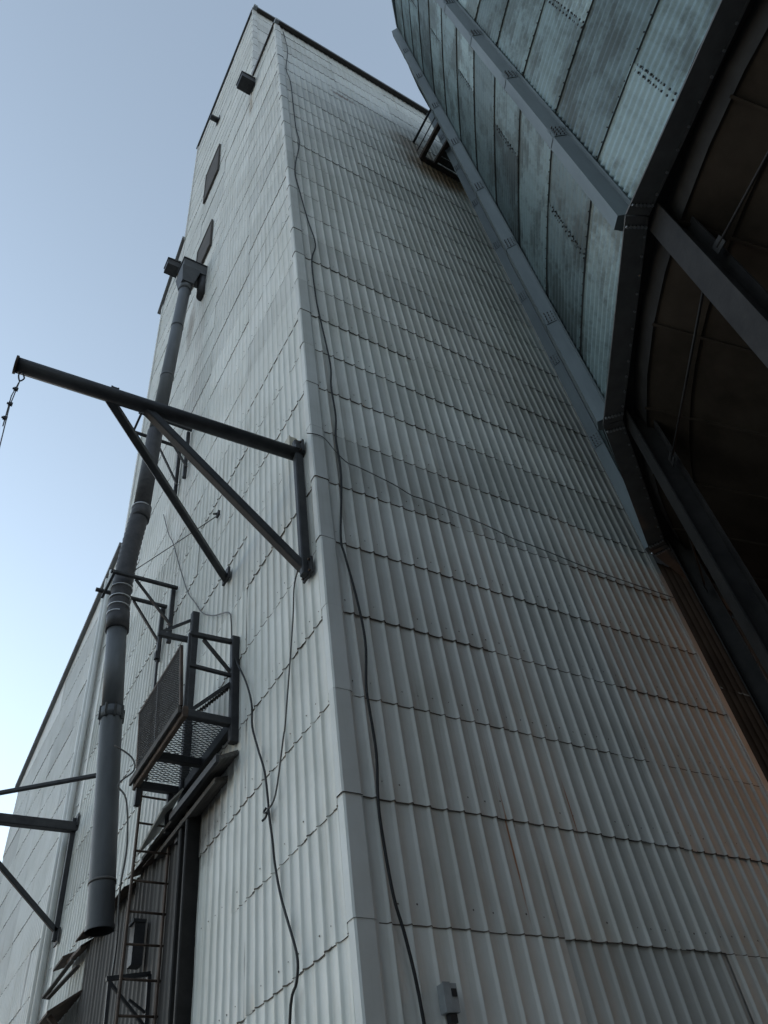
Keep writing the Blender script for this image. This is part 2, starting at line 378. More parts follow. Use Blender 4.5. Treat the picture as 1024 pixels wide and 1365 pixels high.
# ------------------------------------------------------------------ annex behind the tower
A = thing('annex_building', 'lower pale corrugated annex with sloping roofline at far left', 'building')
AY0, AY1 = TD + .04, 16.05
def az(y): return 14.05 - (y - AY0) * (14.05 - 12.55) / (AY1 - AY0)
MB().prism([(.04, AY0, 0), (.04, AY1, 0), (.04, AY1, az(AY1) - .06), (.04, AY0, az(AY0) - .06)], (TW, 0, 0)).build('wall', M['annex'], A)
mA = [sheet_mesh('sheet_annex_%d' % k, 13, (AY1 - AY0) / 52, PITCH_Z, rngs, lap=.005, amp=.011, rst=.08, mats=[M['annex'], M['lip']]) for k in range(3)]
wA = (AY1 - AY0) / 4
course_sheets(A, mA, (0, AY1), -PI / 2, 4, wA, range(-4, 13), .08, lambda i, c: Z0 + .08 + PITCH_Z * (i + 1) > az(AY1 - wA * c) + .02)
for c in range(4):      # top course follows the slope
    yb, ya = AY1 - wA * c, AY1 - wA * (c + 1)
    zt = max([Z0 + .08 + PITCH_Z * (i + 1) for i in range(-4, 13) if Z0 + .08 + PITCH_Z * (i + 1) <= az(yb) + .02])
    MB().prism([(-.012, ya, zt), (-.012, yb, zt), (-.012, yb, az(yb) + .01), (-.012, ya, az(ya) + .01)], (.05, 0, 0)).build('siding_sheet', M['annex'], A)
MB().prism([(-.10, AY0, az(AY0)), (-.10, AY1 + .1, az(AY1 + .1)), (-.10, AY1 + .1, az(AY1 + .1) + .10), (-.10, AY0, az(AY0) + .10)], (TW + .2, 0, 0)).build('roof', M['roof'], A)
for yy in (8.62, 8.92):
    dp = MB().tube([(-.09, yy, .2), (-.09, yy, 13.6)], .05, 8).build('downspout', M['trim'], A)
MB().box((-.035, 8.55, 0), (-.001, 9.0, 13.7)).build('corner_flashing', M['annex'], A)

# ------------------------------------------------------------------ brown shed behind the bin
Bn = thing('storage_shed', 'dark brown metal shed wall in shadow behind the bin legs', 'building')
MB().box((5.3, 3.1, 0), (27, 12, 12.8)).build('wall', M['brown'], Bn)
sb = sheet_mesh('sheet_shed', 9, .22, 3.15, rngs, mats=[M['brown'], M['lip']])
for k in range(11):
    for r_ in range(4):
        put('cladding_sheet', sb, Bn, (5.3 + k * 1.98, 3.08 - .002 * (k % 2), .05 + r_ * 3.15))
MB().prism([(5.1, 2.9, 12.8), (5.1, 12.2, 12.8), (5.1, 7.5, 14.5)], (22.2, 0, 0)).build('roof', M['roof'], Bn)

# ------------------------------------------------------------------ unseen building added behind the camera to shade the front wall
SHADE_B = thing('added_shade_building', 'unseen grey building added behind the camera to shade the tower front', 'building')
MB().box((-11, -19, 0), (0.0, -9.4, 11)).build('wall', M['cladding'], SHADE_B)
MB().prism([(-11.2, -19.3, 11), (-11.2, -9.2, 11), (-11.2, -14.1, 11.9)], (11.4, 0, 0)).build('roof', M['roof'], SHADE_B)
MB().box((-8, -9.4, 0), (-5, -9.34, 4.2)).build('door', M['doorm'], SHADE_B)

SHADE_W = thing('low_shade_block', 'long low grey block, unseen, added to dim the tower side wall', 'building')  # unseen block, added to keep low sky light off the side wall
MB().box((-36, -30, 0), (-26, 70, 4.2)).build('wall', M['cladding'], SHADE_W)
MB().prism([(-36.3, -30.3, 4.2), (-25.7, -30.3, 4.2), (-31, -30.3, 5.2)], (0, 100.6, 0)).build('roof', M['roof'], SHADE_W)

# ------------------------------------------------------------------ galvanised bin on legs
BX, BY = 6.567, -6.069
ZR = 7.6          # underside of the ring beam
RW = 5.947        # shell radius
BIN = thing('grain_bin', 'huge galvanised corrugated steel hopper bin on dark legs, upper right', 'grain bin')
NS = 11; SEG = 360 / NS; CH = 1.353; NC = 12; ZB = 8.70 - CH; ZF = ZR + .03
def shell_r(deg):
    """shell bellies slightly between the stiffeners: mostly flat bays with creases at the stiffeners"""
    p = ((deg - 153.8 + 10) % 20) - 10
    return RW * (.3 + .7 * math.cos(R(10)) / math.cos(R(10 - abs(p)))) + .045
def bin_sheet(hh, a0):
    mb = MB(); per = max(2, round(hh / .123))
    angs = sorted(set([0.0, SEG * 1.004] + [x for x in [((153.8 + 20 * k - a0) % 360) for k in range(18)] if .3 < x < SEG - .3] + [SEG * k / 8 for k in range(1, 8)]))
    rows = []
    for i in range(per):
        for t in (0, .17, .33, .5, .67, .83): rows.append((i + t) / per)
    rows.append(1.0)
    dent = [rngs.uniform(-.006, .006) for _ in angs]
    for r in rows:
        h = r * (hh + .02) ; d = .0165 * math.cos(2 * PI * r * per)
        lapd = .008 * (1 - r)
        for i, x in enumerate(angs):
            rr = shell_r(a0 + x) + d + lapd + (.004 if i == len(angs) - 1 else dent[i] * math.sin(PI * r)); mb.v.append((rr * math.cos(R(x)), rr * math.sin(R(x)), h))
    n1 = len(angs); na = n1 - 1
    for i in range(len(rows) - 1):
        for a in range(na): k = i * n1 + a; mb.face((k, k + 1, k + n1 + 1, k + n1), 0, True)
    k = len(mb.v)
    for a in range(n1): mb.v.append(mb.v[a])
    for a in range(n1): x, y, z = mb.v[a]; mb.v.append((x * (1 - .024 / RW), y * (1 - .024 / RW), z))
    for a in range(na): mb.face((k + a, k + n1 + a, k + n1 + a + 1, k + a + 1), 1)
    return mb.mesh('bin_sheet', [M['galv'], M['ring']])
BSM = {}
def bin_mesh(c, a0):
    key = (0 if c == 0 else 1 + c % 2, round(a0, 2))
    if key not in BSM: BSM[key] = bin_sheet(CH if c else 8.70 - ZF, a0)
    return BSM[key]
bolts = MB()
def bolt(ang, rr, z, r, d=.013):
    k = len(bolts.v); c, s_ = math.cos(ang), math.sin(ang)
    for t in range(6):
        a = 2 * PI * t / 6; du, dz = r * math.cos(a), r * math.sin(a)
        for q in (0, d): bolts.v.append((BX + (rr + q) * c - du * s_, BY + (rr + q) * s_ + du * c, z + dz))
    for t in range(6):
        j = (t + 1) % 6; bolts.face((k + 2 * t, k + 2 * j, k + 2 * j + 1, k + 2 * t + 1))
    bolts.face(tuple(k + 2 * t + 1 for t in range(6)))
for c in range(NC):
    base = 161.7 if c % 2 == 0 else 145.1
    for s_ in range(NS):
        a0 = base + s_ * SEG
        put('wall_sheet', bin_mesh(c, a0), BIN, (BX, BY, ZB + CH * c if c else ZF), (0, 0, R(a0)))
        if 100 < (a0 % 360) < 260:
            for q in range(22):
                z = ZB + CH * c + .07 + q * (CH - .10) / 22
                if z < ZF + .03: continue
                for off in (-.22, .22): bolt(R(a0 + off), shell_r(a0 + off) + .004, z, .0100)
    for q in range(0, 100):
        if c: bolt(R(110 + q * 1.2), shell_r(110 + q * 1.2) + .012, ZB + CH * c + .03, .0065)
o = bolts.build('sheet_bolts', M['darkbolt'], BIN); o['kind'] = 'stuff'
ZTOP = ZB + CH * NC
mb = MB()          # eave ring, conical roof
nn = 72
for (rr, z) in ((RW - .05, ZTOP - .02), (RW + .07, ZTOP - .04), (RW + .08, ZTOP + .02), (.5, ZTOP + 3.1)):
    for t in range(nn): mb.v.append((BX + rr * math.cos(2 * PI * t / nn), BY + rr * math.sin(2 * PI * t / nn), z))
for i in range(3):
    for t in range(nn): j = (t + 1) % nn; mb.face((i * nn + t, i * nn + j, (i + 1) * nn + j, (i + 1) * nn + t), 0)
mb.face(tuple(3 * nn + t for t in range(nn)))
mb.build('roof', M['stiff'], BIN)
# vertical stiffeners with bolted splices
sw, sdp = .082, .15; SB = RW + .062
st = MB()
def stiff_profile():
    return [(-sw - .04, 0), (-sw - .04, .008), (-sw, .008), (-sw + .023, sdp), (sw - .023, sdp), (sw, .008), (sw + .04, .008), (sw + .04, 0)]
pr = stiff_profile(); N = len(pr)
Ls = 2.0; nseg = 8
k = 0
for z in (0, Ls - .012):
    for (u, d) in pr: st.v.append((SB + d, u, z))
for i in range(N): j = (i + 1) % N; st.face((i, j, N + j, N + i))
st.face(tuple(reversed(range(N)))); st.face(tuple(range(N, 2 * N)))
stm = st.mesh('stiffener', M['stiff'])
sp = MB()
sp.box((SB + sdp, -.05, -.11), (SB + .006 + sdp, .05, .11))
for sgn in (-1, 1):
    qd = [(SB + .02, sgn * (sw - .001), -.12), (SB + sdp - .006, sgn * (sw - .020), -.12), (SB + sdp - .006, sgn * (sw - .014), -.12), (SB + .02, sgn * (sw + .006), -.12)]
    sp.prism(qd if sgn > 0 else qd[::-1], (0, 0, .24), 0)
    for zz in (-.09, -.03, .03, .09):
        for xx in (.04, .08, .12):
            sp.box((SB + xx - .006, sgn * (sw - .02), zz - .006), (SB + xx + .006, sgn * (sw + .012), zz + .006), 1)
spm = sp.mesh('splice_plate', [M['stiff'], M['ring']])
for j in range(18):
    a = 153.0 - 20 * j if j == 0 else 153.4 - 20 * j
    for q in range(nseg):
        so_ = put('stiffener', stm, BIN, (BX, BY, ZR + .04 + q * Ls), (0, 0, R(a)))
        if q < nseg - 1:
            p_ = put('splice_plate', spm, so_, (0, 0, Ls - .006))
# ring beam, columns, bracing
def JV(j, rr=6.12): a = R(153.8 - 20 * j); return Vector((BX + rr * math.cos(a), BY + rr * math.sin(a), 0))
rb = MB()
def ring_seg(j):
    a0, a1 = JV(j), JV(j + 1); b0, b1 = JV(j, 5.925), JV(j + 1, 5.925)
    d = (a1 - a0).normalized(); g_ = .006
    mb = MB()
    def quad_prism(p0, p1, q1, q0, z0, z1):
        mb.prism([(p0.x, p0.y, z0), (p1.x, p1.y, z0), (q1.x, q1.y, z0), (q0.x, q0.y, z0)], (0, 0, z1 - z0))
    e = d * g_
    quad_prism(a0 + e, a1 - e, b1 - e, b0 + e, ZR - .02, ZR)                    # bottom flange
    c0, c1 = JV(j, 6.085), JV(j + 1, 6.085); c2, c3 = JV(j, 6.06), JV(j + 1, 6.06)
    quad_prism(c0 + e, c1 - e, c3 - e, c2 + e, ZR - .001, ZR + .028)             # curb below the sheets
    f0, f1 = JV(j, 5.943), JV(j + 1, 5.943); f2, f3 = JV(j, 5.927), JV(j + 1, 5.927)
    quad_prism(f0 + e, f1 - e, f3 - e, f2 + e, ZR - .03, ZR - .019)              # turned-down lip
    o = mb.build('ring_beam', M['ring'], BIN)
    bm_ = MB()
    L = (a1 - a0).length
    for k in range(1, 12):
        p = (b0 + (b1 - b0) * (k / 12)) + (a0 - b0).normalized() * .022
        bm_.tube([(p.x, p.y, ZR - .021), (p.x, p.y, ZR - .040)], .011, 6)
    for end, sgn in ((0, 1), (1, -1)):
        pA, pB = (a0, b0) if end == 0 else (a1, b1)
        for q in range(6):
            p = pA + (pB - pA) * ((q + .6) / 6.2) + d * sgn * .09
            bm_.tube([(p.x, p.y, ZR - .021), (p.x, p.y, ZR - .044)], .0135, 6)
    ob = bm_.build('ring_bolts', M['bolt'], o); ob['kind'] = 'stuff'
for j in range(18): ring_seg(j)
for j in range(18):
    c = JV(j, 5.79); a = R(153.8 - 20 * j)
    mb = MB()                                                     # wide-flange leg
    f, wv_, tf = .11, .20, .014
    outl = [(-f, -wv_ / 2), (f, -wv_ / 2), (f, -wv_ / 2 + tf), (.008, -wv_ / 2 + tf), (.008, wv_ / 2 - tf), (f, wv_ / 2 - tf), (f, wv_ / 2), (-f, wv_ / 2), (-f, wv_ / 2 - tf), (-.008, wv_ / 2 - tf), (-.008, -wv_ / 2 + tf), (-f, -wv_ / 2 + tf)]
    ca, sa = math.cos(a), math.sin(a); ks = 0
    # outline: first = tangential, second = radial
    for z in (.02, ZR - .021):
        for (t_, r_) in outl: mb.v.append((c.x + r_ * ca - t_ * sa, c.y + r_ * sa + t_ * ca, z))
    n12 = 12
    for i in range(n12): k2 = (i + 1) % n12; mb.face((i, k2, n12 + k2, n12 + i))
    for q in ((0, 1, 2, 11), (2, 3, 10, 11), (3, 4, 9, 10), (4, 5, 8, 9), (5, 6, 7, 8)):
        mb.face(tuple(reversed(q))); mb.face(tuple(n12 + i for i in q))
    o = mb.build('leg', M['leg'], BIN)
    MB().box((c.x - .28, c.y - .28, -.05), (c.x + .28, c.y + .28, .03)).build('base_plate', M['ring'], o)
    if j <= 4 or j > 14:
        for tgt in (JV(j + 1, 5.79), JV(j - 1, 5.79)):
            dd = (tgt - c).normalized()
            for zz in (6.73, 4.4):
                MB().bar((c.x + dd.x * .10, c.y + dd.y * .10, zz), (c.x + dd.x * .20, c.y + dd.y * .20, zz), .008, .11).build('gusset_plate', M['leg'], o)
for j in (-3, -2, -1, 0, 1, 2, 3, 4):
    p, q = JV(j, 5.79), JV(j + 1, 5.79); d = (q - p).normalized() * .13
    MB().tube([(p.x + d.x, p.y + d.y, 6.73), (q.x - d.x, q.y - d.y, 6.73)], .011, 6).build('tie_rod', M['leg'], BIN)
    MB().tube([(p.x + d.x, p.y + d.y, 4.4), (q.x - d.x, q.y - d.y, 1.6)], .011, 6).build('brace_rod', M['leg'], BIN)
# hopper cone: separate panels with raised seams
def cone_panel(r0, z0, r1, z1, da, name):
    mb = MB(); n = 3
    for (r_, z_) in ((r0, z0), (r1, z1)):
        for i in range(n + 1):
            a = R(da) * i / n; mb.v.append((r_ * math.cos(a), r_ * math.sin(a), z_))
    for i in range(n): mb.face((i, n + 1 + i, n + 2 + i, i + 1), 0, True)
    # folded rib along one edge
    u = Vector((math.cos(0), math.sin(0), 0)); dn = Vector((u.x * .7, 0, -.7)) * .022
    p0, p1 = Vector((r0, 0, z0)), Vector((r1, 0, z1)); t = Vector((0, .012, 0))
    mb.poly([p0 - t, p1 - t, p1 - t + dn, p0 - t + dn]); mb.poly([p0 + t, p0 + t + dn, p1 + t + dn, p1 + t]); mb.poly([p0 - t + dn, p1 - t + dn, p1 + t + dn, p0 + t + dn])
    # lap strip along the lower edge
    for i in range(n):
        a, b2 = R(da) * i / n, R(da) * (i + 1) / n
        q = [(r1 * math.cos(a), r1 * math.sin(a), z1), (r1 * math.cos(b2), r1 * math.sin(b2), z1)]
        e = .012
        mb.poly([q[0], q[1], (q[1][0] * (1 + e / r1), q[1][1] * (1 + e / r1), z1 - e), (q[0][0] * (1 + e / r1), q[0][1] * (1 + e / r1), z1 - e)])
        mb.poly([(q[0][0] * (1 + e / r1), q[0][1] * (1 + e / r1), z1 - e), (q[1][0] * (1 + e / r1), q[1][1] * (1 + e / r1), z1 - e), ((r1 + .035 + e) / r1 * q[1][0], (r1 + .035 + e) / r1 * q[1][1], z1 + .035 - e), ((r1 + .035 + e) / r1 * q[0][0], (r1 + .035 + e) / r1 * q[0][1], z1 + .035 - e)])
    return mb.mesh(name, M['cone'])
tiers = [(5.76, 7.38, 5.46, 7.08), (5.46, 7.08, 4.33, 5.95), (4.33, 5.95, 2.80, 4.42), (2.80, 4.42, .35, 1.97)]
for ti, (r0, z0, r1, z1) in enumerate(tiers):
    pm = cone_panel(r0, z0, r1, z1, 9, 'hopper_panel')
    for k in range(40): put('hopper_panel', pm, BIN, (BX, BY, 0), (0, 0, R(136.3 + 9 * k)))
MB().tube([(BX, BY, 2.1), (BX, BY, 1.4)], .36, 20).build('outlet', M['ring'], BIN)
mb = MB()      # skirt between ring and hopper
for t in range(72):
    a, b2 = 2 * PI * t / 72, 2 * PI * (t + 1) / 72
    mb.poly([(BX + r_ * math.cos(q), BY + r_ * math.sin(q), z_) for r_, q, z_ in ((5.765, a, 7.36), (5.765, b2, 7.36), (5.79, b2, 7.63), (5.79, a, 7.63))], 0, True)
    mb.poly([(BX + r_ * math.cos(q), BY + r_ * math.sin(q), 7.625) for r_, q in ((5.79, a), (5.79, b2), (6.02, b2), (6.02, a))][::-1])
mb.build('skirt', M['leg'], BIN)

# ------------------------------------------------------------------ hoist brackets on the side wall
def ibeam(mb, p, q, w_, h_, t=.014, up=(0, 0, 1)):
    a, b = w_ / 2, h_ / 2
    mb.prof(p, q, [(-a, -b), (a, -b), (a, -b + t), (t / 2, -b + t), (t / 2, b - t), (a, b - t), (a, b), (-a, b), (-a, b - t), (-t / 2, b - t), (-t / 2, -b + t), (-a, -b + t)], up)
HB = thing('hoist_bracket', 'large black steel jib bracket with cable hanging from its tip', 'bracket', 'hoist brackets on the side wall')
MB().tube([(.0, .24, 8.03), (-2.78, .33, 8.0)], .075, 14).build('beam', M['steel'], HB)
MB().bar((-.07, .22, 6.32), (-.07, .22, 8.2), .09, .07, ch=.01).build('post', M['steel'], HB)
MB().bar((-.08, .24, 6.42), (-1.60, .31, 7.97), .085, .085, ch=.01).build('brace', M['steel'], HB)
MB().bar((-1.96, .33, 7.98), (-.03, 2.2, 7.95), .075, .075, ch=.01).build('brace', M['steel'], HB)
MB().box((-.06, 2.08, 7.90), (-.03, 2.26, 8.06)).build('foot_plate', M['steel'], HB)
MB().tube([(-2.78, .33, 8.0), (-2.80, .331, 8.0)], .088, 14).build('end_plate', M['rusty'], HB)
MB().box((-1.97, .30, 8.07), (-1.955, .38, 8.16)).box((-1.91, .30, 8.07), (-1.895, .38, 8.16)).box((-1.955, .30, 8.14), (-1.91, .38, 8.155)).build('lug', M['steel'], HB)
MB().box((-.115, .16, 8.04), (-.04, .28, 8.10)).build('cap_plate', M['steel'], HB)
CB = thing('hoist_cable', 'thin grey wire rope with clamps hanging from the long jib tip', 'cable')
loop = [(-2.725, .325, 7.93), (-2.70, .33, 7.88), (-2.69, .33, 7.84), (-2.715, .33, 7.79), (-2.735, .33, 7.84), (-2.74, .33, 7.89), (-2.725, .325, 7.93)]
MB().tube(smooth_path(loop, 4), .007, 6).build('thimble', M['steel'], CB)
MB().tube([(-2.715, .33, 7.80), (-2.72, .33, 7.4), (-2.68, .30, 6.8), (-2.50, .2, 5.0), (-2.3, .1, 3.2)], .005, 6).build('rope', M['wire'], CB)
MB().tube([(-2.715, .33, 7.80), (-2.735, .33, 7.55), (-2.715, .335, 7.14)], .005, 6).build('rope_tail', M['wire'], CB)
for z in (7.66, 7.44, 7.24):
    MB().box((-2.737, .318, z - .014), (-2.703, .342, z + .014)).box((-2.748, .324, z - .008), (-2.737, .336, z + .008)).build('clip', M['steel'], CB)
for zz in (6.40, 8.08):
    pl_ = MB().box((-.058, .13, zz - .09), (-.036, .31, zz + .09)).build('wall_plate', M['steel'], HB)
    for dy in (.155, .285):
        for dz in (-.065, .065): MB().tube([(-.058, dy, zz + dz), (-.075, dy, zz + dz)], .013, 6).build('bolt', M['rusty'], pl_)
LB = thing('hoist_bracket', 'smaller black steel jib bracket low at the left photo edge', 'bracket', 'hoist brackets on the side wall')
MB().bar((-.07, 8.24, 6.15), (-.07, 8.24, 7.95), .08, .07, ch=.01).build('post', M['steel'], LB)
MB().bar((.0, 8.22, 7.80), (-2.75, 8.24, 7.78), .12, .15, ch=.012).build('beam', M['steel'], LB)
MB().bar((-.07, 8.24, 6.28), (-1.70, 8.24, 7.74), .07, .07, ch=.01).build('brace', M['steel'], LB)
MB().bar((-.06, 6.70, 7.90), (-2.1, 8.2, 7.86), .06, .06, ch=.01).build('brace', M['steel'], LB)
for zz in (6.1, 7.8): MB().box((-.055, 8.12, zz), (-.035, 8.36, zz + .2)).build('foot_plate', M['steel'], LB)

# ------------------------------------------------------------------ grain spout and its brackets
SPT = thing('grain_spout', 'long dark grey grain spout pipe running down the side wall', 'pipe')
YP = 4.28
def P(x, z, y=YP): return (x, y, z)
def bandat(x, z, r, m=M['bright'], h=.018): MB().tube([P(x, z - h / 2), P(x, z + h / 2)], r, 24).build('clamp_band', m, SPT)
def pipe(name, pts, rad, m, parent=SPT, n=20, cap=True): return MB().tube(pts, rad, n, cap=cap).build(name, m, parent)
hx = MB()
hx.box((-.55, 4.08, 18.95), (.0, 4.48, 19.36))
hop = hx.build('spout_head', M['headm'], SPT)
tp = MB()
k = 0
tp.v += [(-.58, 4.04, 18.95), (-.16, 4.04, 18.95), (-.16, 4.52, 18.95), (-.58, 4.52, 18.95), (-.53, 4.12, 18.4), (-.27, 4.12, 18.4), (-.27, 4.42, 18.4), (-.53, 4.42, 18.4)]
for q in ((0, 3, 2, 1), (4, 5, 6, 7), (0, 1, 5, 4), (1, 2, 6, 5), (2, 3, 7, 6), (3, 0, 4, 7)): tp.face(q)
tp.build('taper', M['headm'], SPT)
MB().tube([(-.05, 4.2, 18.1), (-.05, 4.2, 19.1)], .11, 12).build('side_pipe', M['steel'], SPT)
MB().box((-.57, 4.06, 19.36), (.0, 4.50, 19.39)).build('head_lid', M['steel'], SPT)
pipe('pipe_section', [P(-.40, 18.45), P(-.60, 12.75)], .122, M['pipe'])
pipe('collar', [P(-.395, 18.5), P(-.405, 18.2)], .140, M['pipe'])
for zc in (16.6, 14.7): bandat(-.40 - .2 * (18.45 - zc) / 5.7, zc, .129, M['pipe'], .06)
pipe('pipe_section', [P(-.60, 12.95), P(-.64, 10.95)], .130, M['flex'])
# ribbed hose between the two rigid runs
hose = []; hr = []
for i in range(41):
    t = i / 40; z = 10.95 - t * 2.2
    x = -.64 - .105 * math.sin(min(1, t * 1.25) * PI / 2)
    hose.append(P(x, z)); hr.append(.132 + (.010 if i % 2 else -.004))
MB().tube(hose, hr, 20).build('hose', M['flex'], SPT)
bandat(-.642, 10.97, .148); bandat(-.745, 9.27, .150); bandat(-.745, 9.08, .150); bandat(-.745, 8.93, .150); bandat(-.745, 8.80, .150)
pipe('collar', [P(-.632, 11.0), P(-.645, 10.72)], .145, M['flex'])
pipe('collar', [P(-.74, 8.85), P(-.72, 8.55)], .152, M['flex'])
pipe('pipe_section', [P(-.735, 8.7), P(-.63, 7.30)], .128, M['pipe'])
pipe('collar', [P(-.637, 7.36), P(-.626, 7.22)], .140, M['pipe'])
for q in range(8):
    a = 2 * PI * q / 8
    MB().box((-.632 + .142 * math.cos(a) - .012, YP + .142 * math.sin(a) - .012, 7.20), (-.632 + .142 * math.cos(a) + .012, YP + .142 * math.sin(a) + .012, 7.38)).build('flange_bolt', M['darkbolt'], SPT)
mb = MB()
q0, q1 = Vector(P(-.632, 7.28)), Vector(P(-.438, 4.83))
mb.tube([q0, q1], [.129, .137], 24, cap=False)
mb.tube([q1, q0], [.128, .120], 24, mi=1, cap=False)
mb.build('pipe_section', [M['pipe'], M['cable']], SPT)
d = (q1 - q0).normalized()
mb = MB().tube([q1 - d * .05, q1], .145, 24, cap=False); mb.tube([q1, q1 - d * .05], .129, 24, cap=False)
mb.build('mouth_ring', M['pipe'], SPT)
MB().tube([q1 - d * .30, q1 - d * .27], .127, 24).build('inner_gate', M['cable'], SPT)
MB().tube([q0 + (q1 - q0) * .80, q0 + (q1 - q0) * .812], .143, 24).build('clamp_band', M['wire'], SPT)
def pipe_bracket(z, label, zlow):
    t = thing('pipe_bracket', label, 'bracket', 'spout brackets on the side wall')
    for y, s_ in ((4.06, 1.0), (4.50, .82)):
        MB().bar((-.03, y, z), (-.97 * (1 if y < 4.3 else 1.08), y, z), .05, .05, ch=.008).build('arm', M['steel'], t)
        MB().bar((-.06, y + .09, z + .03), (-.06, y + .09, zlow), .06, .05, ch=.008).build('post', M['steel'], t)
        MB().bar((-.06, y + .04, zlow + .25), (-.62 * s_, y + .02, z - .02), .03, .03).build('brace', M['steel'], t)
    MB().bar((-.93, 4.0, z - .045), (-.93, 4.58, z - .045), .035, .035).build('crossbar', M['steel'], t)
pipe_bracket(9.36, 'steel bracket holding the pipe hose just above the platform', 8.45)
pipe_bracket(13.05, 'higher steel bracket holding the pipe behind the jib beam', 11.85)

# ------------------------------------------------------------------ access platform
PF = thing('access_platform', 'dark steel access platform with mesh side panel on the side wall', 'platform')
PX, PY0, PY1, PZ = -.53, 1.85, 3.20, 5.84
for (a, b) in (((-.045, PY0, PZ), (-.045, PY1, PZ)),): MB().bar(a, b, .07, .12, ch=.008).build('floor_beam', M['steel'], PF)
MB().bar((PX, PY0 - .03, PZ), (PX, PY1 + .04, PZ), .05, .11, ch=.008).build('floor_beam', M['rusty'], PF)
MB().bar((PX - .05, PY0 - .0, PZ + .03), (PX - .05, PY1 + .05, PZ + .03), .025, .07).build('kick_plate', M['wood'], PF)
for y in (PY0, 2.62, PY1): MB().bar((PX + .026, y, PZ - .01), (-.08, y, PZ - .01), .07, .08, ch=.008).build('cross_beam', M['steel'], PF)
gr = MB()         # expanded-metal floor
ny, nx = 56, 10
for i in range(ny + 1):
    y = PY0 + .04 + (PY1 - PY0 - .08) * i / ny
    pts = [(PX + .03 + (.42) * k / nx, y + (.010 if (k + i) % 2 else -.010), PZ + .045) for k in range(nx + 1)]
    for a, b in zip(pts[:-1], pts[1:]): gr.bar(a, b, .0035, .006)
o = gr.build('floor_grating', M['steel'], PF); o['kind'] = 'stuff'
MB().bar((-.06, 3.12, 5.25), (-.06, 3.12, 8.15), .10, .09, ch=.012).build('post', M['steel'], PF)
MB().bar((-.05, PY0, 5.62), (-.05, PY0, 6.84), .085, .075, ch=.01).build('post', M['steel'], PF)
MB().bar((PX, PY0, PZ), (PX, PY0, 6.76), .03, .03).build('post', M['steel'], PF)
MB().bar((-.03, PY0, 6.78), (PX, PY0, 6.76), .045, .04).build('rail', M['steel'], PF)
MB().bar((-.03, PY0, 6.36), (PX, PY0, 6.38), .035, .03).build('rail', M['steel'], PF)
MB().bar((-.05, PY0 + .02, 6.38), (PX + .15, PY0 + .02, 6.74), .03, .03).build('brace', M['steel'], PF)
MB().bar((-.05, PY0 + .03, 6.32), (PX + .03, PY0 + .06, 5.87), .035, .03).build('brace', M['steel'], PF)
MB().bar((-.02, 3.17, 7.77), (-.48, 3.19, 7.77), .05, .06).build('rail', M['steel'], PF)
MB().bar((-.05, 3.17, 8.11), (-.47, 3.19, 7.78), .03, .03).build('brace', M['steel'], PF)
MB().bar((-.46, 3.19, 7.77), (-.43, 3.22, 5.9), .025, .025).build('hanger_rod', M['steel'], PF)
MB().box((-.49, 3.16, 7.40), (-.44, 3.22, 7.50)).build('hanger_clip', M['steel'], PF)
mp = MB()
mp.bar((PX - .02, 2.02, 6.72), (PX - .02, 3.30, 6.72), .03, .03).bar((PX - .02, 1.90, PZ + .1), (PX - .02, 3.14, PZ + .1), .03, .03)
mp.bar((PX - .02, 2.03, 6.72), (PX - .02, 1.90, PZ + .1), .03, .03).bar((PX - .02, 3.29, 6.72), (PX - .02, 3.14, PZ + .1), .03, .03)
mf = mp.build('panel_frame', M['rusty'], PF)
ms = MB()
for i in range(38):        # woven mesh strands
    t = (i + .5) / 38
    y0, y1 = 1.90 + 1.24 * t, 2.03 + 1.26 * t
    ms.bar((PX - .022, y0, PZ + .1), (PX - .022, y1, 6.72), .010, .006, up=(1, 0, 0))
for i in range(26):
    t = (i + .5) / 26; z = PZ + .1 + (6.72 - PZ - .1) * t
    ms.bar((PX - .030, 1.90 + .13 * t, z), (PX - .030, 3.14 + .15 * t, z), .006, .010)
o = ms.build('mesh_infill', M['mesh'], mf); o['kind'] = 'stuff'
MB().bar((PX - .015, 2.62, PZ + .1), (PX - .015, 2.70, 6.72), .03, .03).build('panel_stay', M['steel'], PF)
for (p, q) in (((-.06, 3.15, 5.78), (-.06, 3.15, 5.4)), ((PX + .02, 3.18, 5.78), (PX + .02, 3.18, 5.6)), ((-.17, 3.22, 5.8), (-.17, 3.22, 5.38))):
    MB().bar(p, q, .05, .05).build('hanger', M['steel'], PF)
# coil of rope on the rail
rp = []
for i in range(40):
    t = i / 39; rp.append((-.08 - .32 * t, PY0 + .07 + .02 * math.sin(i * 2.1), 6.26 - .36 * t + .025 * math.cos(i * 2.1)))
tag(MB().tube(rp, .010, 5).build('rope', M['wood']), 'frayed rope wound round the platform diagonal brace', 'rope')

LD = thing('wall_ladder', 'thin dark steel ladder below the platform, beside the brown door', 'ladder')
for x, x2 in ((-.43, -.44), (-.10, -.11)): MB().bar((x, 3.35, 5.92), (x2, 3.35, .3), .022, .045, ch=.005).build('rail', M['rusty'], LD)
for i in range(20):
    z = 5.80 - i * .282
    if z < .35: break
    MB().tube([(-.43, 3.35, z), (-.07, 3.35, z + rngs.uniform(-.006, .006))], .011, 6).build('rung', M['rusty'], LD)
GB = thing('gate_frame', 'small black braced frame at the foot of the ladder', 'frame')
MB().bar((-.52, 3.5, 4.15), (-.13, 3.5, 4.21), .035, .035).build('rail', M['steel'], GB)
MB().bar((-.14, 3.5, 4.2), (-.10, 3.5, 2.4), .035, .035).build('post', M['steel'], GB)
MB().bar((-.49, 3.5, 4.15), (-.45, 3.5, 2.4), .03, .03).build('post', M['steel'], GB)
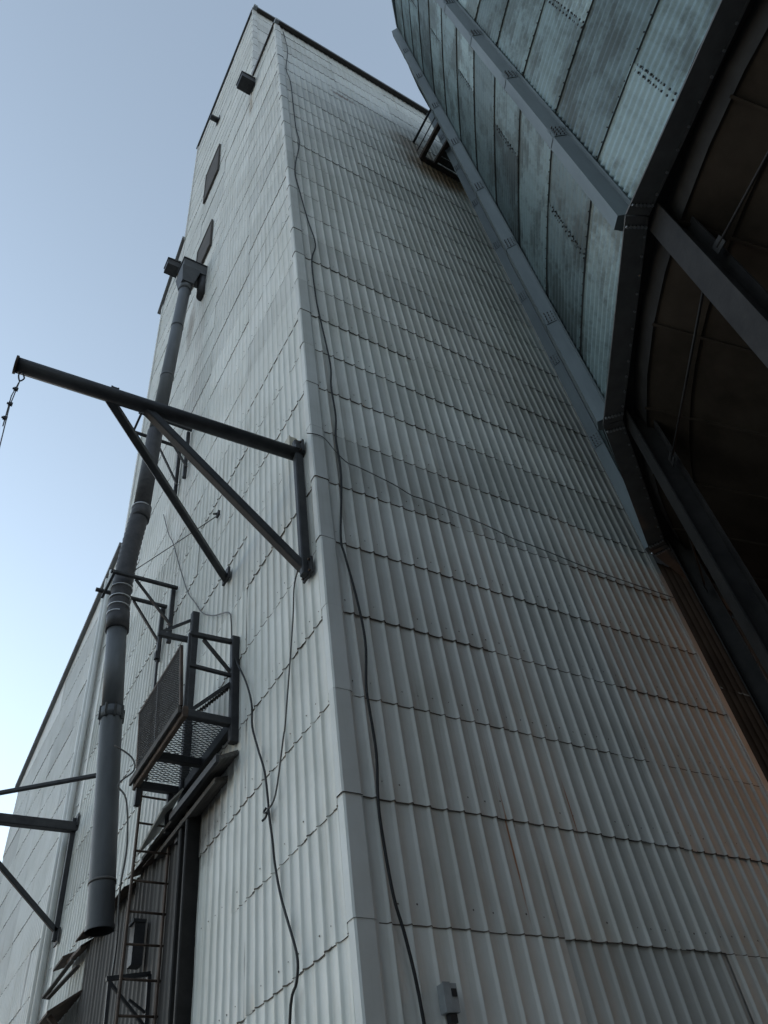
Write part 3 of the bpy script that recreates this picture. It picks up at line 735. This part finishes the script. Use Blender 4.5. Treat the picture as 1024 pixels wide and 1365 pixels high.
MB().bar((-.48, 3.5, 4.12), (-.13, 3.5, 3.78), .025, .025).build('brace', M['steel'], GB)
MB().bar((-.30, 3.51, 4.0), (-.14, 3.51, 3.90), .02, .02).build('brace', M['steel'], GB)
MB().bar((-.47, 3.5, 3.3), (-.12, 3.5, 3.3), .03, .03).build('rail', M['steel'], GB)

# ------------------------------------------------------------------ sliding door under the platform
DR = thing('sliding_door', 'weathered brown sheet metal door below the platform track', 'door')
ds = []
for q in range(2):
    ds.append(sheet_mesh('door_sheet_%d' % q, 6, .137, 2.7, rngs, lap=.006, mats=[M['doorm'], M['lip']]))
for c in range(4):
    put('door_sheet', ds[c % 2], DR, (-.052 - .003 * (c % 2), 6.30 - c * .825, 2.62 + rngs.uniform(-.03, .05)), (0, 0, -PI / 2))
    put('door_sheet', ds[(c + 1) % 2], DR, (-.050 - .003 * (c % 2), 6.30 - c * .825, -.05), (0, 0, -PI / 2))
MB().box((-.05, 3.0, .05), (-.03, 6.30, 5.35)).build('door_core', M['doorm'], DR)
MB().bar((-.075, 2.94, .05), (-.075, 2.94, 5.42), .12, .07, ch=.01).build('jamb', M['leg'], DR)
MB().bar((-.065, 2.74, .05), (-.065, 2.74, 5.42), .16, .05, ch=.01).build('jamb', M['leg'], DR)
# hood boards over the track
MB().prism([(-.02, 1.80, 5.48), (-.20, 1.80, 5.40), (-.20, 1.80, 5.44), (-.02, 1.80, 5.53)], (0, 2.1, 0)).build('hood_board', M['wood'], DR)
MB().prism([(-.02, 2.02, 5.34), (-.15, 2.02, 5.30), (-.15, 2.02, 5.35), (-.02, 2.02, 5.39)], (0, 1.6, 0)).build('hood_board', M['wood'], DR)
MB().bar((-.215, 1.80, 5.41), (-.215, 3.0, 5.43), .03, .07).build('track', M['steel'], DR)
y = 3.0
while y < 7.1:
    L = rngs.uniform(.28, .6); dz = rngs.uniform(-.06, .05); ex = rngs.uniform(.16, .24)
    MB().prism([(-.02, y, 5.46 + dz), (-ex, y, 5.38 + dz + rngs.uniform(-.02, .02)), (-ex, y, 5.40 + dz), (-.02, y, 5.50 + dz)], (rngs.uniform(-.01, .01), L + .03, rngs.uniform(-.03, .03))).build('hood_board', M['rusty'], DR); y += L
for (y0, y1, z0, z1) in ((6.5, 7.35, 5.33, 5.16), (6.2, 7.1, 5.16, 5.08)):
    MB().bar((-.16, y0, z0), (-.26, y1, z1), .05, .02).build('splinter', M['wood'], DR)
MB().prism([(-.12, 2.95, 5.72), (-.30, 3.0, 5.50), (-.30, 3.75, 5.36), (-.12, 3.62, 5.58)], (-.01, .0, .012)).build('bent_flashing', M['trim'], DR)
AW = thing('rusty_awning', 'small rusty awning low on the side wall left of the door', 'awning')
for q in range(4): MB().prism([(-.03, 6.22 + q * .42, 4.92), (-.42, 6.22 + q * .42, 4.66), (-.42, 6.22 + q * .42, 4.69), (-.03, 6.22 + q * .42, 4.95)], (0, .41, rngs.uniform(-.01, .01))).build('plank', M['rusty'], AW)
for yy in (6.3, 7.8): MB().bar((-.03, yy, 4.3), (-.38, yy, 4.66), .05, .05).build('brace', M['rusty'], AW)
MB().box((-.14, 3.85, 4.75), (-.035, 3.98, 5.15)).box((-.16, 3.84, 5.13), (-.03, 3.99, 5.16)).build('dummy', M['steel'])
o = bpy.data.objects['dummy']; o.name = 'switch_box'; tag(o, 'narrow black switch box fixed to the brown door beside the ladder', 'electrical box'); o.location = (-.075, 0, -.35)

# ------------------------------------------------------------------ small fittings high on the tower
for (y, z, lab) in ((1.22, 24.80, 'dark box jutting out near the very top of the tower'), (6.62, 24.05, 'dark box jutting out above the head of the grey spout pipe')):
    t = thing('wall_box', lab, 'vent box', 'dark boxes near the roof')
    MB().box((-.40, y + .04, z), (-.03, y + .40, z + .30)).build('casing', M['steel'], t)
    MB().prism([(-.42, y + .02, z + .30), (-.03, y + .02, z + .30), (-.03, y + .02, z + .40), (-.42, y + .02, z + .33)], (0, .40, 0)).build('lid', M['steel'], t)
t = thing('beam_stub', 'short dark beam stub poking out below the roof edge', 'beam')
MB().bar((-.02, 4.25, 30.4), (-.30, 4.25, 30.4), .16, .16, ch=.02).build('stub', M['steel'], t)
MB().box((-.05, 4.1, 30.25), (-.03, 4.4, 30.55)).build('wall_plate', M['steel'], t)
t = thing('junction_box', 'small cream junction box on the wall above the jib post', 'electrical box')
MB().box((-.12, .28, 8.17), (-.03, .42, 8.36)).build('casing', M['cream'], t)
MB().box((-.128, .275, 8.16), (-.119, .425, 8.37)).build('cover', M['cream'], t)
MB().tube([(-.07, .35, 8.18), (-.07, .32, 8.12)], .012, 6).build('cable_gland', M['steel'], t)
t = thing('outlet_box', 'small grey electrical box at the bottom of the shaded wall', 'electrical box')
MB().box((.480, -.095, 2.89), (.575, -.03, 3.04)).build('casing', M['boxg'], t)
MB().box((.476, -.101, 2.886), (.525, -.093, 3.044)).build('cover', M['boxg'], t)
MB().box((.533, -.103, 2.97), (.565, -.094, 3.01)).build('switch', M['steel'], t)
MB().box((.505, -.085, 2.84), (.555, -.045, 2.889)).build('conduit_hub', M['steel'], t)

# ------------------------------------------------------------------ walkway from the tower to the bin
WK = thing('walkway', 'small dark steel walkway high between tower top and bin', 'platform')
MB().bar((3.63, -.03, 20.80), (3.60, -.95, 20.80), .10, .14, ch=.01).build('floor_beam', M['rusty'], WK)
MB().bar((3.62, -.06, 20.80), (4.8, -.06, 20.80), .10, .16, ch=.01).build('floor_beam', M['rusty'], WK)
MB().bar((3.98, -.1, 20.80), (3.98, -.95, 20.80), .08, .12, ch=.01).build('floor_beam', M['rusty'], WK)
MB().bar((4.7, -.1, 20.80), (4.7, -.6, 20.80), .08, .12, ch=.01).build('floor_beam', M['rusty'], WK)
for k in range(5): MB().box((4.03, -.13 - k * .165, 20.86), (4.75, -.13 - k * .165 - .155, 20.89)).build('plank', M['wood'], WK)
MB().tube([(3.64, -.0, 22.0), (3.61, -.95, 22.0)], .028, 8).build('rail', M['steel'], WK)
MB().tube([(3.64, .0, 21.4), (3.61, -.95, 21.4)], .014, 8).build('rail', M['wire'], WK)
MB().tube([(3.61, -.93, 20.8), (3.61, -.93, 22.0)], .028, 8).build('post', M['steel'], WK)

# ------------------------------------------------------------------ loose cables
def cable(name, pts, r, m, label, sub=5, cat='cable'):
    tag(MB().tube(smooth_path(pts, sub), r, 6).build(name, m), label, cat)
cz = [(.168, 25.296), (.237, 23.575), (.136, 21.739), (.21, 20.703), (.202, 17.964), (.237, 16.967), (.083, 15.466), (.136, 14.49), (.218, 13.535), (.299, 12.778), (.201, 12.154), (.195, 11.111), (.223, 10.553), (.284, 9.562), (.256, 9.081), (.267, 8.52), (.233, 8.109), (.241, 7.516), (.156, 6.646), (.174, 6.419), (.239, 5.963), (.273, 5.5), (.229, 5.061), (.232, 4.864), (.244, 4.497), (.212, 4.155), (.211, 3.921), (.238, 3.52), (.29, 3.264), (.334, 2.853), (.36, 1.8), (.33, .6), (.30, .02)]
cable('power_cable', [(x + .0, -.062, z) for x, z in cz], .0105, M['cable'], 'black cable hanging down the whole shaded wall beside the corner')
wz = [(-.10, 8.02), (.003, 8.06), (.106, 8.041), (.222, 7.881), (.342, 7.774), (.471, 7.767), (.862, 7.693), (1.078, 7.617), (1.264, 7.618), (1.977, 7.562), (2.367, 7.497), (2.785, 7.485), (3.546, 7.437), (4.83, 7.45)]
cable('slack_wire', [(x, -.055, z) for x, z in wz], .0055, M['wire'], 'thin slack wire crossing the shaded wall from the corner')
cable('side_cable', [(-.055, y, z) for y, z in [(.30, 6.60), (.467, 6.439), (.535, 6.056), (.742, 5.202), (.795, 5.061), (.961, 4.664), (1.116, 4.605), (1.10, 4.58)]], .007, M['wire'], 'grey cable from the jib post to the knot on the lit wall')
cable('side_cable', [(-.055, y, z) for y, z in [(1.90, 6.75), (1.775, 6.475), (1.553, 6.103), (1.418, 5.769), (1.404, 5.527), (1.284, 5.237), (1.158, 4.96), (1.099, 4.671), (1.09, 4.574), (1.035, 4.341), (.996, 4.127), (.903, 3.852), (.754, 3.553), (.692, 3.396), (.717, 3.273), (.833, 3.077), (.9, 2.0), (.95, .02)]], .0095, M['cable'], 'black cable hanging from the platform down the lit wall')
tag(MB().tube(smooth_path([(-.06, 1.12, 4.63), (-.075, 1.14, 4.60), (-.07, 1.10, 4.575), (-.06, 1.14, 4.56), (-.07, 1.18, 4.55)], 4), .009, 6).build('cable_knot', M['cable']), 'small knotted cable end where two wall cables meet', 'cable')
cable('feed_wire', [(-.05, y, z) for y, z in [(5.2, 12.0), (4.75, 11.1), (4.44, 10.6), (3.946, 9.622), (3.534, 8.857), (3.2, 8.4), (2.904, 8.003), (2.518, 7.658), (2.062, 7.348), (1.971, 7.152), (1.94, 6.80)]], .008, M['wire'], 'thin grey wire looping down the lit wall to the platform corner')
cable('guy_wire', [(-.66, 4.28, 9.62), (-.35, 3.42, 9.5), (-.03, 2.53, 9.39)], .007, M['wire'], 'thin straight stay wire from the pipe to the wall', 2)
tag(MB().box((-.06, 2.49, 9.35), (-.03, 2.57, 9.43)).tube([(-.06, 2.53, 9.39), (-.10, 2.56, 9.40)], .015, 6).build('wall_anchor', M['steel']), 'small dark anchor where the stay wire meets the wall', 'anchor')
cable('spout_rope', [(-.60, 4.05, 6.75), (-.40, 4.02, 6.62), (-.36, 4.0, 6.45), (-.50, 4.05, 6.28), (-.40, 4.02, 6.10), (-.34, 4.0, 5.6), (-.36, 4.0, 5.1), (-.33, 4.0, 4.6), (-.36, 4.0, 4.0)], .010, M['wire'], 'loose grey rope hanging beside the lower end of the pipe')

# ------------------------------------------------------------------ sodium lamp under the bin
LP = thing('work_lamp', 'warm orange work lamp fixed under the bin beside a leg', 'lamp')
LX, LY, LZ = 6.5, -1.9, 5.5
MB().tube([(LX, LY, LZ + .10), (LX, LY, LZ + .30)], [.13, .06], 14).build('housing', M['boxg'], LP)
MB().tube([(LX, LY, LZ + .30), (LX, LY, 7.2)], .012, 6).build('stem', M['steel'], LP)
mm, n, b = newmat('lamp_glow'); b.inputs['Emission Color'].default_value = (1, .45, .14, 1); b.inputs['Emission Strength'].default_value = .3
MB().tube([(LX, LY, LZ + .10), (LX, LY, LZ + .02), (LX, LY, LZ - .04)], [.05, .06, .03], 12).build('bulb', mm, LP)
pl = bpy.data.lights.new('lamp_light', 'POINT'); pl.energy = .75; pl.color = (1, .42, .13); pl.shadow_soft_size = .07
lo = bpy.data.objects.new('lamp_light', pl); COL.objects.link(lo); lo.parent = LP; lo.location = (LX, LY, LZ - .12)
